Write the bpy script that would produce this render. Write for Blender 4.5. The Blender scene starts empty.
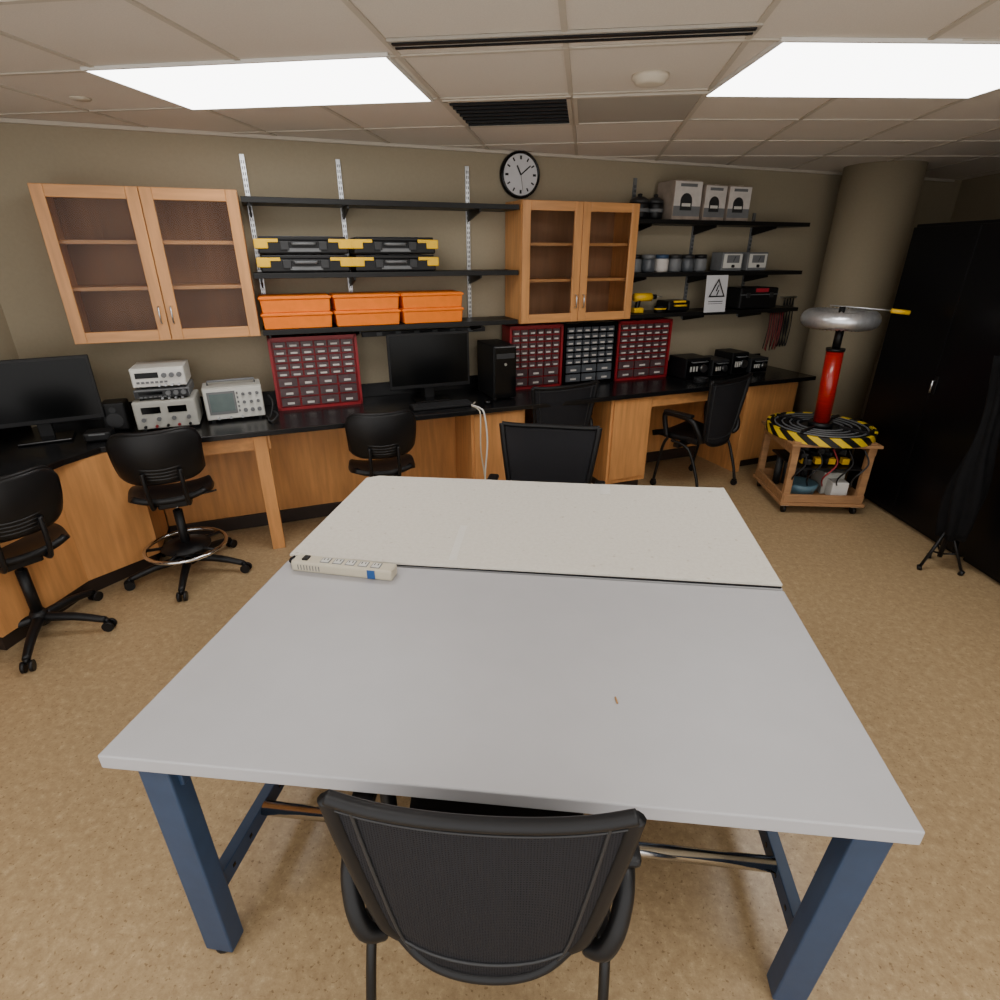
import bpy, bmesh, math, random
from mathutils import Vector, Matrix, Euler
random.seed(7)
SC=bpy.context.scene
COL=SC.collection

# ---------------------------------------------------------------- materials
def lin(c):
    if isinstance(c,str):
        c=c.lstrip('#'); c=[int(c[i:i+2],16)/255 for i in (0,2,4)]
        c=[x/12.92 if x<=.04045 else ((x+.055)/1.055)**2.4 for x in c]
    return (c[0],c[1],c[2],1)
def M(name,col,rough=.5,metal=0,var=.08,scale=20,stretch=None,bump=0,spec=.5,coat=0,trans=0,alpha=1):
    m=bpy.data.materials.new(name); m.use_nodes=True; nt=m.node_tree
    b=nt.nodes['Principled BSDF']; c=lin(col)
    b.inputs['Roughness'].default_value=rough; b.inputs['Metallic'].default_value=metal
    b.inputs['Specular IOR Level'].default_value=spec
    b.inputs['Coat Weight'].default_value=coat
    if trans: b.inputs['Transmission Weight'].default_value=trans
    if alpha<1: b.inputs['Alpha'].default_value=alpha
    tc=nt.nodes.new('ShaderNodeTexCoord'); mp=nt.nodes.new('ShaderNodeMapping')
    nt.links.new(tc.outputs['Object'],mp.inputs[0])
    if stretch: mp.inputs['Scale'].default_value=stretch
    n=nt.nodes.new('ShaderNodeTexNoise'); n.inputs['Scale'].default_value=scale; n.inputs['Detail'].default_value=5
    nt.links.new(mp.outputs[0],n.inputs[0])
    r=nt.nodes.new('ShaderNodeValToRGB')
    r.color_ramp.elements[0].position=.3; r.color_ramp.elements[1].position=.7
    r.color_ramp.elements[0].color=tuple(x*(1-var) for x in c[:3])+(1,)
    r.color_ramp.elements[1].color=tuple(min(1,x*(1+var)) for x in c[:3])+(1,)
    nt.links.new(n.outputs[0],r.inputs[0]); nt.links.new(r.outputs[0],b.inputs['Base Color'])
    if bump:
        bp=nt.nodes.new('ShaderNodeBump'); bp.inputs['Strength'].default_value=bump; bp.inputs['Distance'].default_value=.01
        nt.links.new(n.outputs[0],bp.inputs['Height']); nt.links.new(bp.outputs[0],b.inputs['Normal'])
    return m
def emis(name,col,s):
    m=bpy.data.materials.new(name); m.use_nodes=True; nt=m.node_tree; nt.nodes.clear()
    e=nt.nodes.new('ShaderNodeEmission'); o=nt.nodes.new('ShaderNodeOutputMaterial')
    e.inputs[0].default_value=lin(col); e.inputs[1].default_value=s; nt.links.new(e.outputs[0],o.inputs[0]); return m

wallm=M('wall_paint','#9b8f77',.75,var=.03,scale=60,bump=.05)
colm=M('column_paint','#998d75',.8,var=.03,scale=60,bump=.05)
tilem=M('ceiling_tile','#dcd3c7',.9,var=.05,scale=220,bump=.1)
tbar=M('ceiling_tbar','#c3baab',.6,var=.02)
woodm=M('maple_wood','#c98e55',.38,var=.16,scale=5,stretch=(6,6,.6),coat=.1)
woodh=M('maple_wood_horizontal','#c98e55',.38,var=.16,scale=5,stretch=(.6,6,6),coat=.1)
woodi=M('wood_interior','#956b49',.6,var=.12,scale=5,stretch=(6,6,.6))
plym=M('plywood','#a07750',.6,var=.2,scale=6,stretch=(1,6,6))
countm=M('counter_black_epoxy','#121214',.25,var=.2,scale=40,spec=.4)
basem=M('rubber_base','#2c211b',.5,var=.1)
blk=M('black_plastic','#0f0f11',.45,var=.15,spec=.35)
blkg=M('black_gloss','#09090b',.2,var=.1,spec=.3)
blkm=M('black_metal','#131313',.35,metal=.3,var=.15)
shelfm=M('shelf_black','#0f0f0f',.45,var=.2,spec=.35)
screen=M('screen_black','#050607',.2,var=.05,spec=.2)
dgrey=M('dark_grey','#262729',.5,var=.1)
grey=M('instrument_grey','#b2b1a9',.5,var=.05)
lgrey=M('light_grey','#cfcec7',.5,var=.04)
mgrey=M('mid_grey','#6a6c6e',.5,var=.08)
white=M('white_plastic','#e0ded8',.45,var=.03)
steel=M('steel','#c8cacc',.3,metal=1,var=.05)
chrome=M('chrome','#dddddd',.12,metal=1,var=.02)
yellow=M('yellow_plastic','#f2bf08',.45,var=.06)
orange=M('orange_plastic','#f57c0c',.55,var=.06,spec=.3)
redm=M('red_plastic','#86131d',.45,var=.1)
redcoil=M('red_wire_coil','#a01408',.3,var=.35,scale=3,stretch=(1,1,90),coat=.4)
bluem=M('blue_steel','#2b3f5a',.42,var=.08)
labelm=M('label_white','#c8c2bc',.6,var=.08)
clearp=M('clear_drawer','#4e3c3e',.35,var=.25,scale=30)
clearb=M('clear_drawer_grey','#4c5055',.35,var=.25,scale=30)
lamt=M('table_laminate','#aeadaf',.45,var=.02,scale=9)
lame=M('table_edge','#b5b0a6',.5,var=.03)
beige=M('power_strip_beige','#c4bba6',.5,var=.04)
paper=M('paper','#d0d0d3',.7,var=.03)
boxw=M('carton_tan','#94867a',.7,var=.25,scale=9)
bluet=M('blue_label','#1d4f8c',.5,var=.1)
cloth=M('black_cloth','#0b0b0d',.9,var=.3,scale=15,bump=.5,spec=.2)
cabm=M('black_cabinet_paint','#060609',.35,var=.15,spec=.3)
cream=M('smoke_detector','#cfc5b3',.6,var=.03)
stonegrey=M('diffuser_grey','#aaa499',.7,var=.06,scale=200)
ducta=M('aluminium_duct','#dadcdf',.3,metal=.8,var=.15)
clothblue=M('blue_lid','#2c4360',.5)

def floormat():
    m=bpy.data.materials.new('vinyl_floor'); m.use_nodes=True; nt=m.node_tree; b=nt.nodes['Principled BSDF']
    tc=nt.nodes.new('ShaderNodeTexCoord')
    n=nt.nodes.new('ShaderNodeTexNoise'); n.inputs['Scale'].default_value=30; n.inputs['Detail'].default_value=9; n.inputs['Roughness'].default_value=.85
    v=nt.nodes.new('ShaderNodeTexNoise'); v.inputs['Scale'].default_value=85; v.inputs['Detail'].default_value=2
    br=nt.nodes.new('ShaderNodeTexBrick'); br.offset=0; br.inputs['Scale'].default_value=1
    br.inputs['Brick Width'].default_value=1.83; br.inputs['Row Height'].default_value=1.83; br.inputs['Mortar Size'].default_value=.0015
    br.inputs['Color1'].default_value=(1,1,1,1); br.inputs['Color2'].default_value=(.98,.98,.98,1); br.inputs['Mortar'].default_value=(1.12,1.12,1.12,1)
    for x in (n,v,br): nt.links.new(tc.outputs['Object'],x.inputs['Vector'])
    r=nt.nodes.new('ShaderNodeValToRGB'); e=r.color_ramp.elements
    e[0].position=.40; e[0].color=lin('#9a8160'); e[1].position=.55; e[1].color=lin('#ae9570')
    k=e.new(.63); k.color=lin('#bfa783')
    nt.links.new(n.outputs[0],r.inputs[0])
    r2=nt.nodes.new('ShaderNodeValToRGB'); r2.color_ramp.elements[0].position=.30; r2.color_ramp.elements[0].color=(.55,.50,.44,1); r2.color_ramp.elements[1].position=.38; r2.color_ramp.elements[1].color=(1,1,1,1)
    nt.links.new(v.outputs[0],r2.inputs[0])
    m1=nt.nodes.new('ShaderNodeMixRGB'); m1.blend_type='MULTIPLY'; m1.inputs[0].default_value=1
    nt.links.new(r.outputs[0],m1.inputs[1]); nt.links.new(br.outputs['Color'],m1.inputs[2])
    m2=nt.nodes.new('ShaderNodeMixRGB'); m2.blend_type='MULTIPLY'; m2.inputs[0].default_value=.9
    nt.links.new(m1.outputs[0],m2.inputs[1]); nt.links.new(r2.outputs[0],m2.inputs[2])
    nt.links.new(m2.outputs[0],b.inputs['Base Color']); b.inputs['Roughness'].default_value=.3
    return m
def boardmat():
    m=bpy.data.materials.new('foam_board'); m.use_nodes=True; nt=m.node_tree; b=nt.nodes['Principled BSDF']
    tc=nt.nodes.new('ShaderNodeTexCoord'); n=nt.nodes.new('ShaderNodeTexNoise'); n.inputs['Scale'].default_value=60; n.inputs['Detail'].default_value=8; n.inputs['Roughness'].default_value=.75
    n2=nt.nodes.new('ShaderNodeTexNoise'); n2.inputs['Scale'].default_value=38; n2.inputs['Detail'].default_value=3
    nt.links.new(tc.outputs['Object'],n.inputs[0]); nt.links.new(tc.outputs['Object'],n2.inputs[0])
    r=nt.nodes.new('ShaderNodeValToRGB'); e=r.color_ramp.elements; e[0].position=.34; e[0].color=lin('#cdc7ba'); e[1].position=.58; e[1].color=lin('#d7d2c7')
    r2=nt.nodes.new('ShaderNodeValToRGB'); e=r2.color_ramp.elements; e[0].position=.27; e[0].color=(.82,.78,.72,1); e[1].position=.32; e[1].color=(1,1,1,1)
    nt.links.new(n.outputs[0],r.inputs[0]); nt.links.new(n2.outputs[0],r2.inputs[0])
    mx=nt.nodes.new('ShaderNodeMixRGB'); mx.blend_type='MULTIPLY'; mx.inputs[0].default_value=1
    nt.links.new(r.outputs[0],mx.inputs[1]); nt.links.new(r2.outputs[0],mx.inputs[2]); nt.links.new(mx.outputs[0],b.inputs['Base Color'])
    bp=nt.nodes.new('ShaderNodeBump'); bp.inputs['Strength'].default_value=.15; bp.inputs['Distance'].default_value=.003
    nt.links.new(n.outputs[0],bp.inputs['Height']); nt.links.new(bp.outputs[0],b.inputs['Normal'])
    b.inputs['Roughness'].default_value=.8; b.inputs['Specular IOR Level'].default_value=.25; return m
def hazard():
    m=bpy.data.materials.new('hazard_tape'); m.use_nodes=True; nt=m.node_tree; b=nt.nodes['Principled BSDF']
    tc=nt.nodes.new('ShaderNodeTexCoord')
    sx=nt.nodes.new('ShaderNodeSeparateXYZ'); nt.links.new(tc.outputs['Object'],sx.inputs[0])
    at=nt.nodes.new('ShaderNodeMath'); at.operation='ARCTAN2'; nt.links.new(sx.outputs[1],at.inputs[0]); nt.links.new(sx.outputs[0],at.inputs[1])
    a=nt.nodes.new('ShaderNodeMath'); a.operation='MULTIPLY'; a.inputs[1].default_value=8/math.pi; nt.links.new(at.outputs[0],a.inputs[0])
    z=nt.nodes.new('ShaderNodeMath'); z.operation='MULTIPLY'; z.inputs[1].default_value=10; nt.links.new(sx.outputs[2],z.inputs[0])
    s=nt.nodes.new('ShaderNodeMath'); s.operation='ADD'; nt.links.new(a.outputs[0],s.inputs[0]); nt.links.new(z.outputs[0],s.inputs[1])
    f=nt.nodes.new('ShaderNodeMath'); f.operation='FRACT'; nt.links.new(s.outputs[0],f.inputs[0])
    r=nt.nodes.new('ShaderNodeValToRGB'); r.color_ramp.interpolation='CONSTANT'; e=r.color_ramp.elements; e[0].color=lin('#e3c21f'); e[1].position=.5; e[1].color=lin('#111111')
    nt.links.new(f.outputs[0],r.inputs[0]); nt.links.new(r.outputs[0],b.inputs['Base Color']); b.inputs['Roughness'].default_value=.45
    return m
def glassmat():
    m=bpy.data.materials.new('cabinet_glass'); m.use_nodes=True; nt=m.node_tree; nt.nodes.clear()
    t=nt.nodes.new('ShaderNodeBsdfTransparent'); g=nt.nodes.new('ShaderNodeBsdfGlossy'); g.inputs['Roughness'].default_value=.02
    fr=nt.nodes.new('ShaderNodeFresnel'); fr.inputs[0].default_value=1.22; t.inputs[0].default_value=(.9,.9,.9,1)
    mx=nt.nodes.new('ShaderNodeMixShader'); o=nt.nodes.new('ShaderNodeOutputMaterial')
    nt.links.new(fr.outputs[0],mx.inputs[0]); nt.links.new(t.outputs[0],mx.inputs[1]); nt.links.new(g.outputs[0],mx.inputs[2]); nt.links.new(mx.outputs[0],o.inputs[0]); return m
def meshfab():
    m=bpy.data.materials.new('mesh_fabric'); m.use_nodes=True; nt=m.node_tree; b=nt.nodes['Principled BSDF']
    b.inputs['Roughness'].default_value=.7; b.inputs['Specular IOR Level'].default_value=.2
    tc=nt.nodes.new('ShaderNodeTexCoord')
    w=nt.nodes.new('ShaderNodeTexWave'); w.bands_direction='Z'; w.inputs['Scale'].default_value=55
    w2=nt.nodes.new('ShaderNodeTexWave'); w2.bands_direction='X'; w2.inputs['Scale'].default_value=55
    mu=nt.nodes.new('ShaderNodeMath'); mu.operation='MULTIPLY'
    for k in (w,w2): nt.links.new(tc.outputs['Object'],k.inputs[0])
    nt.links.new(w.outputs['Fac'],mu.inputs[0]); nt.links.new(w2.outputs['Fac'],mu.inputs[1])
    mr=nt.nodes.new('ShaderNodeMapRange'); mr.inputs[1].default_value=.1; mr.inputs[2].default_value=.9; mr.inputs[3].default_value=1; mr.inputs[4].default_value=.8
    nt.links.new(mu.outputs[0],mr.inputs[0]); nt.links.new(mr.outputs[0],b.inputs['Alpha'])
    cr=nt.nodes.new('ShaderNodeValToRGB'); cr.color_ramp.elements[0].color=(.017,.017,.020,1); cr.color_ramp.elements[1].color=(.008,.008,.010,1)
    nt.links.new(mu.outputs[0],cr.inputs[0]); nt.links.new(cr.outputs[0],b.inputs['Base Color'])
    return m
floorm=floormat(); boardm=boardmat(); haz=hazard(); glassm=glassmat(); fab=meshfab()
lightm=emis('light_diffuser','#fffdfa',9)

# ---------------------------------------------------------------- builders
def root(name,loc=(0,0,0),rz=0):
    e=bpy.data.objects.new(name,None); e.empty_display_size=.1; e.location=loc; e.rotation_euler=(0,0,math.radians(rz)); COL.objects.link(e); return e
def mk(par,name,verts,faces,mat,smooth=False,bevel=0,mods=None):
    me=bpy.data.meshes.new(name); me.from_pydata([tuple(v) for v in verts],[],faces); me.update()
    if smooth:
        for p in me.polygons: p.use_smooth=True
    me.materials.append(mat)
    o=bpy.data.objects.new(name,me); COL.objects.link(o)
    if par is not None: o.parent=par
    if bevel:
        b=o.modifiers.new('bevel','BEVEL'); b.width=bevel; b.segments=2; b.limit_method='ANGLE'
    return o
BF=[(0,1,3,2),(4,6,7,5),(0,4,5,1),(2,3,7,6),(0,2,6,4),(1,5,7,3)]
def bverts(c,s,rot=None):
    out=[]
    R=Euler([math.radians(a) for a in rot]).to_matrix() if rot else None
    for i in (-1,1):
        for j in (-1,1):
            for k in (-1,1):
                v=Vector((i*s[0]/2,j*s[1]/2,k*s[2]/2))
                if R: v=R@v
                out.append(v+Vector(c))
    return out
def box(par,name,c,s,mat,bevel=.003,rot=None):
    return mk(par,name,bverts(c,s,rot),BF,mat,bevel=bevel)
def boxes(par,name,lst,mat,bevel=0):
    V=[];F=[]
    for it in lst:
        b=len(V); V+=bverts(*it); F+=[tuple(i+b for i in f) for f in BF]
    return mk(par,name,V,F,mat,bevel=bevel)
def prism(par,name,poly,z0,z1,mat,bevel=0):
    n=len(poly)
    V=[(x,y,z0) for x,y in poly]+[(x,y,z1) for x,y in poly]
    F=[tuple(range(n-1,-1,-1)),tuple(range(n,2*n))]+[(i,(i+1)%n,(i+1)%n+n,i+n) for i in range(n)]
    o=mk(par,name,V,F,mat,bevel=bevel)
    bm=bmesh.new(); bm.from_mesh(o.data); bmesh.ops.recalc_face_normals(bm,faces=bm.faces); bm.to_mesh(o.data); bm.free(); return o
def spline(pts,n=8):
    P=[Vector(p) for p in pts]; out=[]
    for i in range(len(P)-1):
        a=P[max(i-1,0)];b=P[i];c=P[i+1];d=P[min(i+2,len(P)-1)]
        for k in range(n):
            t=k/n
            out.append(.5*((2*b)+(c-a)*t+(2*a-5*b+4*c-d)*t*t+(3*b-a-3*c+d)*t**3))
    out.append(P[-1]); return out
def tube(par,name,pts,r,mat,smooth=True,seg=10,n=6,closed=False,flat=1):
    P=spline(pts,n) if smooth else [Vector(p) for p in pts]
    V=[];F=[];up=None
    N=len(P)
    for i,p in enumerate(P):
        if closed: t=(P[(i+1)%N]-P[i-1])
        else: t=(P[min(i+1,N-1)]-P[max(i-1,0)])
        if t.length<1e-9: t=Vector((0,0,1))
        t.normalize()
        if up is None:
            up=Vector((0,0,1)) if abs(t.z)<.9 else Vector((1,0,0))
        a=t.cross(up)
        if a.length<1e-6: a=t.orthogonal()
        a.normalize(); b=a.cross(t); up=b
        rr=r(i/(N-1)) if callable(r) else r
        for k in range(seg):
            an=2*math.pi*k/seg; V.append(p+a*math.cos(an)*rr+b*math.sin(an)*rr*flat)
    M_=N if closed else N-1
    for i in range(M_):
        for k in range(seg):
            k2=(k+1)%seg; i2=(i+1)%N
            F.append((i*seg+k,i*seg+k2,i2*seg+k2,i2*seg+k))
    if not closed: F.append(tuple(range(seg-1,-1,-1))); F.append(tuple((N-1)*seg+k for k in range(seg)))
    return mk(par,name,V,F,mat,smooth=True)
def cyl(par,name,p1,p2,r,mat,seg=24,r2=None,bevel=0):
    p1=Vector(p1);p2=Vector(p2);t=(p2-p1).normalized(); a=t.orthogonal().normalized(); b=t.cross(a)
    V=[]; r2=r if r2 is None else r2
    for p,rr in ((p1,r),(p2,r2)):
        for k in range(seg):
            an=2*math.pi*k/seg; V.append(p+a*math.cos(an)*rr+b*math.sin(an)*rr)
    F=[(k,(k+1)%seg,(k+1)%seg+seg,k+seg) for k in range(seg)]
    F+= [tuple(range(seg-1,-1,-1)),tuple(range(seg,2*seg))]
    o=mk(par,name,V,F,mat,bevel=bevel)
    for p in o.data.polygons:
        if len(p.vertices)==4: p.use_smooth=True
    return o
def lathe(par,name,prof,mat,c=(0,0,0),seg=32):
    V=[];F=[]
    for r,z in prof:
        for k in range(seg):
            a=2*math.pi*k/seg; V.append((c[0]+r*math.cos(a),c[1]+r*math.sin(a),c[2]+z))
    for i in range(len(prof)-1):
        for k in range(seg):
            k2=(k+1)%seg; F.append((i*seg+k,i*seg+k2,(i+1)*seg+k2,(i+1)*seg+k))
    F.append(tuple(range(seg-1,-1,-1))); F.append(tuple((len(prof)-1)*seg+k for k in range(seg)))
    return mk(par,name,V,F,mat,smooth=True)
def surf(par,name,fn,nu,nv,mat,thick=0):
    V=[fn(i/nu,j/nv) for j in range(nv+1) for i in range(nu+1)]
    F=[(j*(nu+1)+i,j*(nu+1)+i+1,(j+1)*(nu+1)+i+1,(j+1)*(nu+1)+i) for j in range(nv) for i in range(nu)]
    o=mk(par,name,V,F,mat,smooth=True)
    if thick:
        s=o.modifiers.new('solid','SOLIDIFY'); s.thickness=thick; s.offset=0
    return o

# ---------------------------------------------------------------- frames
W0=Vector((-2.968,3.285,0)); U=Vector((.872,.489,0)).normalized(); Vn=Vector((U.y,-U.x,0))
WA=math.degrees(math.atan2(U.y,U.x))
def W(u,v,z=0): return W0+U*u+Vn*v+Vector((0,0,z))
def wroot(name,u,v,z,rz=0): return root(name,W(u,v,z),WA+rz)   # local x = along wall, local -y = into the room
HC=2.51; XL=-3.4; XR=3.7; YB=-.7
def ywall(x): return W0.y+(x-W0.x)*U.y/U.x
def xwall(y): return W0.x+(y-W0.y)*U.x/U.y

# ---------------------------------------------------------------- room
room=[(XL,YB),(XR,YB),(XR,ywall(XR)),(XL,ywall(XL))]
prism(None,'floor',room,-.08,0,floorm)
prism(None,'ceiling',room,HC,HC+.08,tilem)
def wallseg(name,a,b,out,m=wallm,t=.1):
    a=Vector(a);b=Vector(b);o=Vector(out)*t
    prism(None,name,[tuple(a),tuple(b),tuple(b+o),tuple(a+o)],0,HC,m)
wallseg('wall_back',(XL,ywall(XL)),(XR,ywall(XR)),(-Vn.x,-Vn.y))
wallseg('wall_left',(XL,YB),(XL,ywall(XL)),(-1,0))
wallseg('wall_right',(XR,YB),(XR,ywall(XR)),(1,0))
r=root('round_column',(2.43,5.8,0)); cyl(r,'shaft',(0,0,0),(0,0,HC),.30,colm,seg=64); cyl(r,'base_trim',(0,0,0),(0,0,.1),.308,basem,seg=64)
def bb(name,a,b,off):
    a=Vector(a);b=Vector(b);o=Vector(off)
    prism(None,name,[tuple(a),tuple(b),tuple(b+o),tuple(a+o)],0,.1,basem)
bb('baseboard_right',(XR-.012,YB),(XR-.012,ywall(XR)-.02),(.011,0))
bb('baseboard_back',tuple(W(5.5,.012).xy),tuple(W(7.4,.012).xy),tuple((-Vn*.011).xy))
def sk(x): return .15*max(0,x-.52)
bars=[]
xs=[-.72+.61*k for k in range(-4,8)]; ys=[2.46+.63*k for k in range(-5,8)]
for x in xs:
    if XL<x<XR:
        y1=ywall(x)-.01; bars.append(((x,(YB+y1)/2,HC-.003),(.020,y1-YB,.006)))
for y in ys:
    x0=XL
    if y>ywall(XL): x0=max(XL,xwall(y)+.02)
    if YB<y and x0<XR:
        cut=.52
        if x0<cut: bars.append((((x0+cut)/2,y,HC-.004),(cut-x0,.020,.006)))
        xa=max(x0,cut)
        L=XR-xa; ang=math.atan(.15); xm=(xa+XR)/2
        ln=L/math.cos(ang)
        if y+sk(xa)<ywall(xa): bars.append(((xm,y+sk(xm),HC-.004),(ln,.020,.006),(0,0,math.degrees(ang))))
boxes(None,'ceiling_trim_grid',bars,tbar)
a=W(-.45,.012);b=W(7.5,.012)
tr=root('trim_ceiling_angle',((a.x+b.x)/2,(a.y+b.y)/2,HC-.012),WA); box(tr,'back',(0,0,0),((b-a).length,.02,.02),tbar,0)
def troffer(x0,x1,y0,y1,ang=0):
    r=root('ceiling_light_panel',((x0+x1)/2,(y0+y1)/2,HC),ang)
    w=x1-x0;d=y1-y0
    box(r,'diffuser',(0,0,-.009),(w-.02,d-.02,.006),lightm,0)
    boxes(r,'frame',[((0,-d/2+.006,-.007),(w,.012,.012)),((0,d/2-.006,-.007),(w,.012,.012)),((-w/2+.006,0,-.007),(.012,d-.024,.012)),((w/2-.006,0,-.007),(.012,d-.024,.012))],white)
for (y0,y1) in ((2.42,3.10),(.0,.63)):
    troffer(-1.99,-.75,y0,y1)
    troffer(.54,1.78,y0+.13,y1+.19,9.5)
r=root('ceiling_air_return',(-.41,3.41,HC))
boxes(r,'frame',[((0,-.295,-.007),(.6,.03,.012)),((0,.295,-.007),(.6,.03,.012)),((-.29,0,-.007),(.02,.6,.012)),((.29,0,-.007),(.02,.6,.012))],tbar)
box(r,'dark_opening',(0,0,-.004),(.57,.56,.006),blkg,0)
boxes(r,'louvers',[((0,-.24+.08*i,-.012),(.56,.012,.008)) for i in range(7)],blk)
r=root('ceiling_perforated_diffuser',(.20,3.41,HC)); box(r,'panel',(0,0,-.006),(.57,.57,.008),stonegrey,.002)
boxes(r,'rim',[((0,-.29,-.009),(.6,.02,.012)),((0,.29,-.009),(.6,.02,.012)),((-.29,0,-.009),(.02,.56,.012)),((.29,0,-.009),(.02,.56,.012))],tbar)
r=root('slot_air_diffuser',(-.10,2.33,HC),1)
box(r,'frame',(0,0,-.006),(1.22,.085,.010),stonegrey,.002); boxes(r,'slots',[((0,-.020,-.013),(1.19,.020,.006)),((0,.022,-.013),(1.19,.012,.006))],blk)
r=root('smoke_detector',(.22,2.85,HC)); lathe(r,'body',[(.075,0),(.075,-.012),(.065,-.02),(.06,-.030),(.035,-.034),(.001,-.034)],cream)
for p in ((-2.39,2.86),(2.0,4.6)):
    r=root('sprinkler_cover',(p[0],p[1],HC)); lathe(r,'plate',[(.045,0),(.043,-.006),(.001,-.008)],cream)

# ---------------------------------------------------------------- wall cabinets
def wallcab(u0,u1,z0,z1):
    w=u1-u0;h=z1-z0;D=.33
    r=wroot('wall_cabinet',(u0+u1)/2,0,z0)
    t=.02
    boxes(r,'carcass',[((-w/2+t/2,-D/2,h/2),(t,D-.03,h)),((w/2-t/2,-D/2,h/2),(t,D-.03,h)),((0,-D/2,t/2),(w-2*t,D-.03,t)),((0,-D/2,h-t/2),(w-2*t,D-.03,t))],woodm)
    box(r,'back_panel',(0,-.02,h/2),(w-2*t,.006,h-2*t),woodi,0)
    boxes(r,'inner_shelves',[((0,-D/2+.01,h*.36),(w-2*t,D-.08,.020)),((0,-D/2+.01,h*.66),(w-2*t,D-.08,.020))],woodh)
    for sx,nm in ((-1,'left'),(1,'right')):
        cx=sx*w/4; dw=w/2-.004; fr=.062; y=-D+.004
        box(r,'door_%s_outer_stile'%nm,(cx-dw/2+fr/2,y,h/2),(fr,.022,h-.004),woodm,.003)
        box(r,'door_%s_inner_stile'%nm,(cx+dw/2-fr/2,y,h/2),(fr,.022,h-.004),woodm,.003)
        box(r,'door_%s_top_rail'%nm,(cx,y,h-fr/2-.002),(dw-2*fr,.022,fr),woodh,.003)
        box(r,'door_%s_bottom_rail'%nm,(cx,y,fr/2+.002),(dw-2*fr,.022,fr),woodh,.003)
        box(r,'glass_%s'%nm,(cx,y+.003,h/2),(dw-2*fr+.01,.004,h-2*fr+.01),glassm,0)
        hx=sx*.032
        tube(r,'handle_%s'%nm,[(hx,y-.011,.10),(hx,y-.036,.105),(hx,y-.036,.19),(hx,y-.011,.195)],.005,steel,smooth=False,seg=8)
wallcab(-.10,.90,1.36,2.18); wallcab(2.70,3.65,1.36,2.18)

for u,z0,z1,mt in ((.955,1.40,2.40,steel),(1.53,1.34,2.40,steel),(2.41,1.34,2.40,steel),(3.80,1.3,2.38,mgrey),(4.42,1.3,2.16,mgrey),(5.05,1.3,2.16,mgrey)):
    r=wroot('shelf_standard',u,0,z0); h=z1-z0
    box(r,'rail',(0,-.008,h/2),(.028,.014,h),mt,.001)
    boxes(r,'slots',[((sx,-.0155,.03+.032*i),(.005,.002,.018)) for i in range(int(h/.032)-1) for sx in(-.006,.006)],dgrey)
def shelf(u0,u1,z,st,D=.30):
    r=wroot('wall_shelf',(u0+u1)/2,0,z); w=u1-u0
    box(r,'board',(0,-D/2-.012,-.016),(w,D-.02,.032),shelfm,.002)
    for i,s in enumerate(st):
        x=s-(u0+u1)/2
        V=[(x-.006,-.016,-.025),(x-.006,-D+.02,-.025),(x-.006,-D+.02,-.050),(x-.006,-.016,-.10)]
        V+=[(x+.006,)+v[1:] for v in V]
        mk(r,'bracket_%d'%(i+1),V,[(0,1,2,3),(7,6,5,4),(0,4,5,1),(1,5,6,2),(2,6,7,3),(3,7,4,0)],shelfm)
for z in (2.15,1.73,1.39): shelf(.915,2.69,z,(.955,1.53,2.41),.30)
for z,u1 in ((2.08,5.40),(1.70,5.42),(1.39,5.46)): shelf(3.67,u1,z,(3.80,4.42,5.05),.30)

def toolbox(u,z,w=.57):
    r=wroot('tool_organizer_case',u,.17,z)
    box(r,'base',(0,0,.040),(w-.03,.25,.078),blk,.010)
    box(r,'lid',(0,0,.090),(w-.05,.24,.024),blk,.006)
    boxes(r,'lid_pockets',[((-w*.2+w*.2*i,-.02,.1025),(w*.17,.16,.003)) for i in range(3)],mgrey,.001)
    for s in(-1,1):
        box(r,'side_latch_%d'%(s+2),(s*(w/2-.035),0,.060),(.080,.266,.056),yellow,.006)
        box(r,'corner_accent_%d'%(s+2),(s*(w/2-.10),-.128,.078),(.07,.010,.020),yellow,.002)
        box(r,'front_latch_%d'%(s+2),(s*w*.20,-.130,.050),(.05,.014,.05),dgrey,.003)
    tube(r,'handle',[(-.07,-.125,.06),(-.06,-.15,.06),(.06,-.15,.06),(.07,-.125,.06)],.009,mgrey,smooth=False,seg=8)
    box(r,'label',(0,-.1265,.025),(.2,.002,.02),mgrey,0)
for u in (1.235,1.81):
    toolbox(u,1.731); toolbox(u,1.837)
def obin(u,z,w=.43):
    r=wroot('orange_storage_bin',u,.16,z)
    H=.088; D=.26
    def ring(s,zz): return [(-w/2*s,-D/2*s,zz),(w/2*s,-D/2*s,zz),(w/2*s,D/2*s,zz),(-w/2*s,D/2*s,zz)]
    V=ring(.97,0)+ring(1,H-.008)
    mk(r,'tub',V,[(3,2,1,0),(4,5,6,7)]+[(i,(i+1)%4,(i+1)%4+4,i+4) for i in range(4)],orange,bevel=.006)
    box(r,'rim',(0,0,H),(w+.015,D+.015,.014),orange,.004)
    box(r,'lid',(0,0,H+.008),(w-.0,D-.0,.008),orange,.003)
for u in (1.14,1.595,2.05):
    obin(u,1.391); obin(u,1.492)

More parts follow.
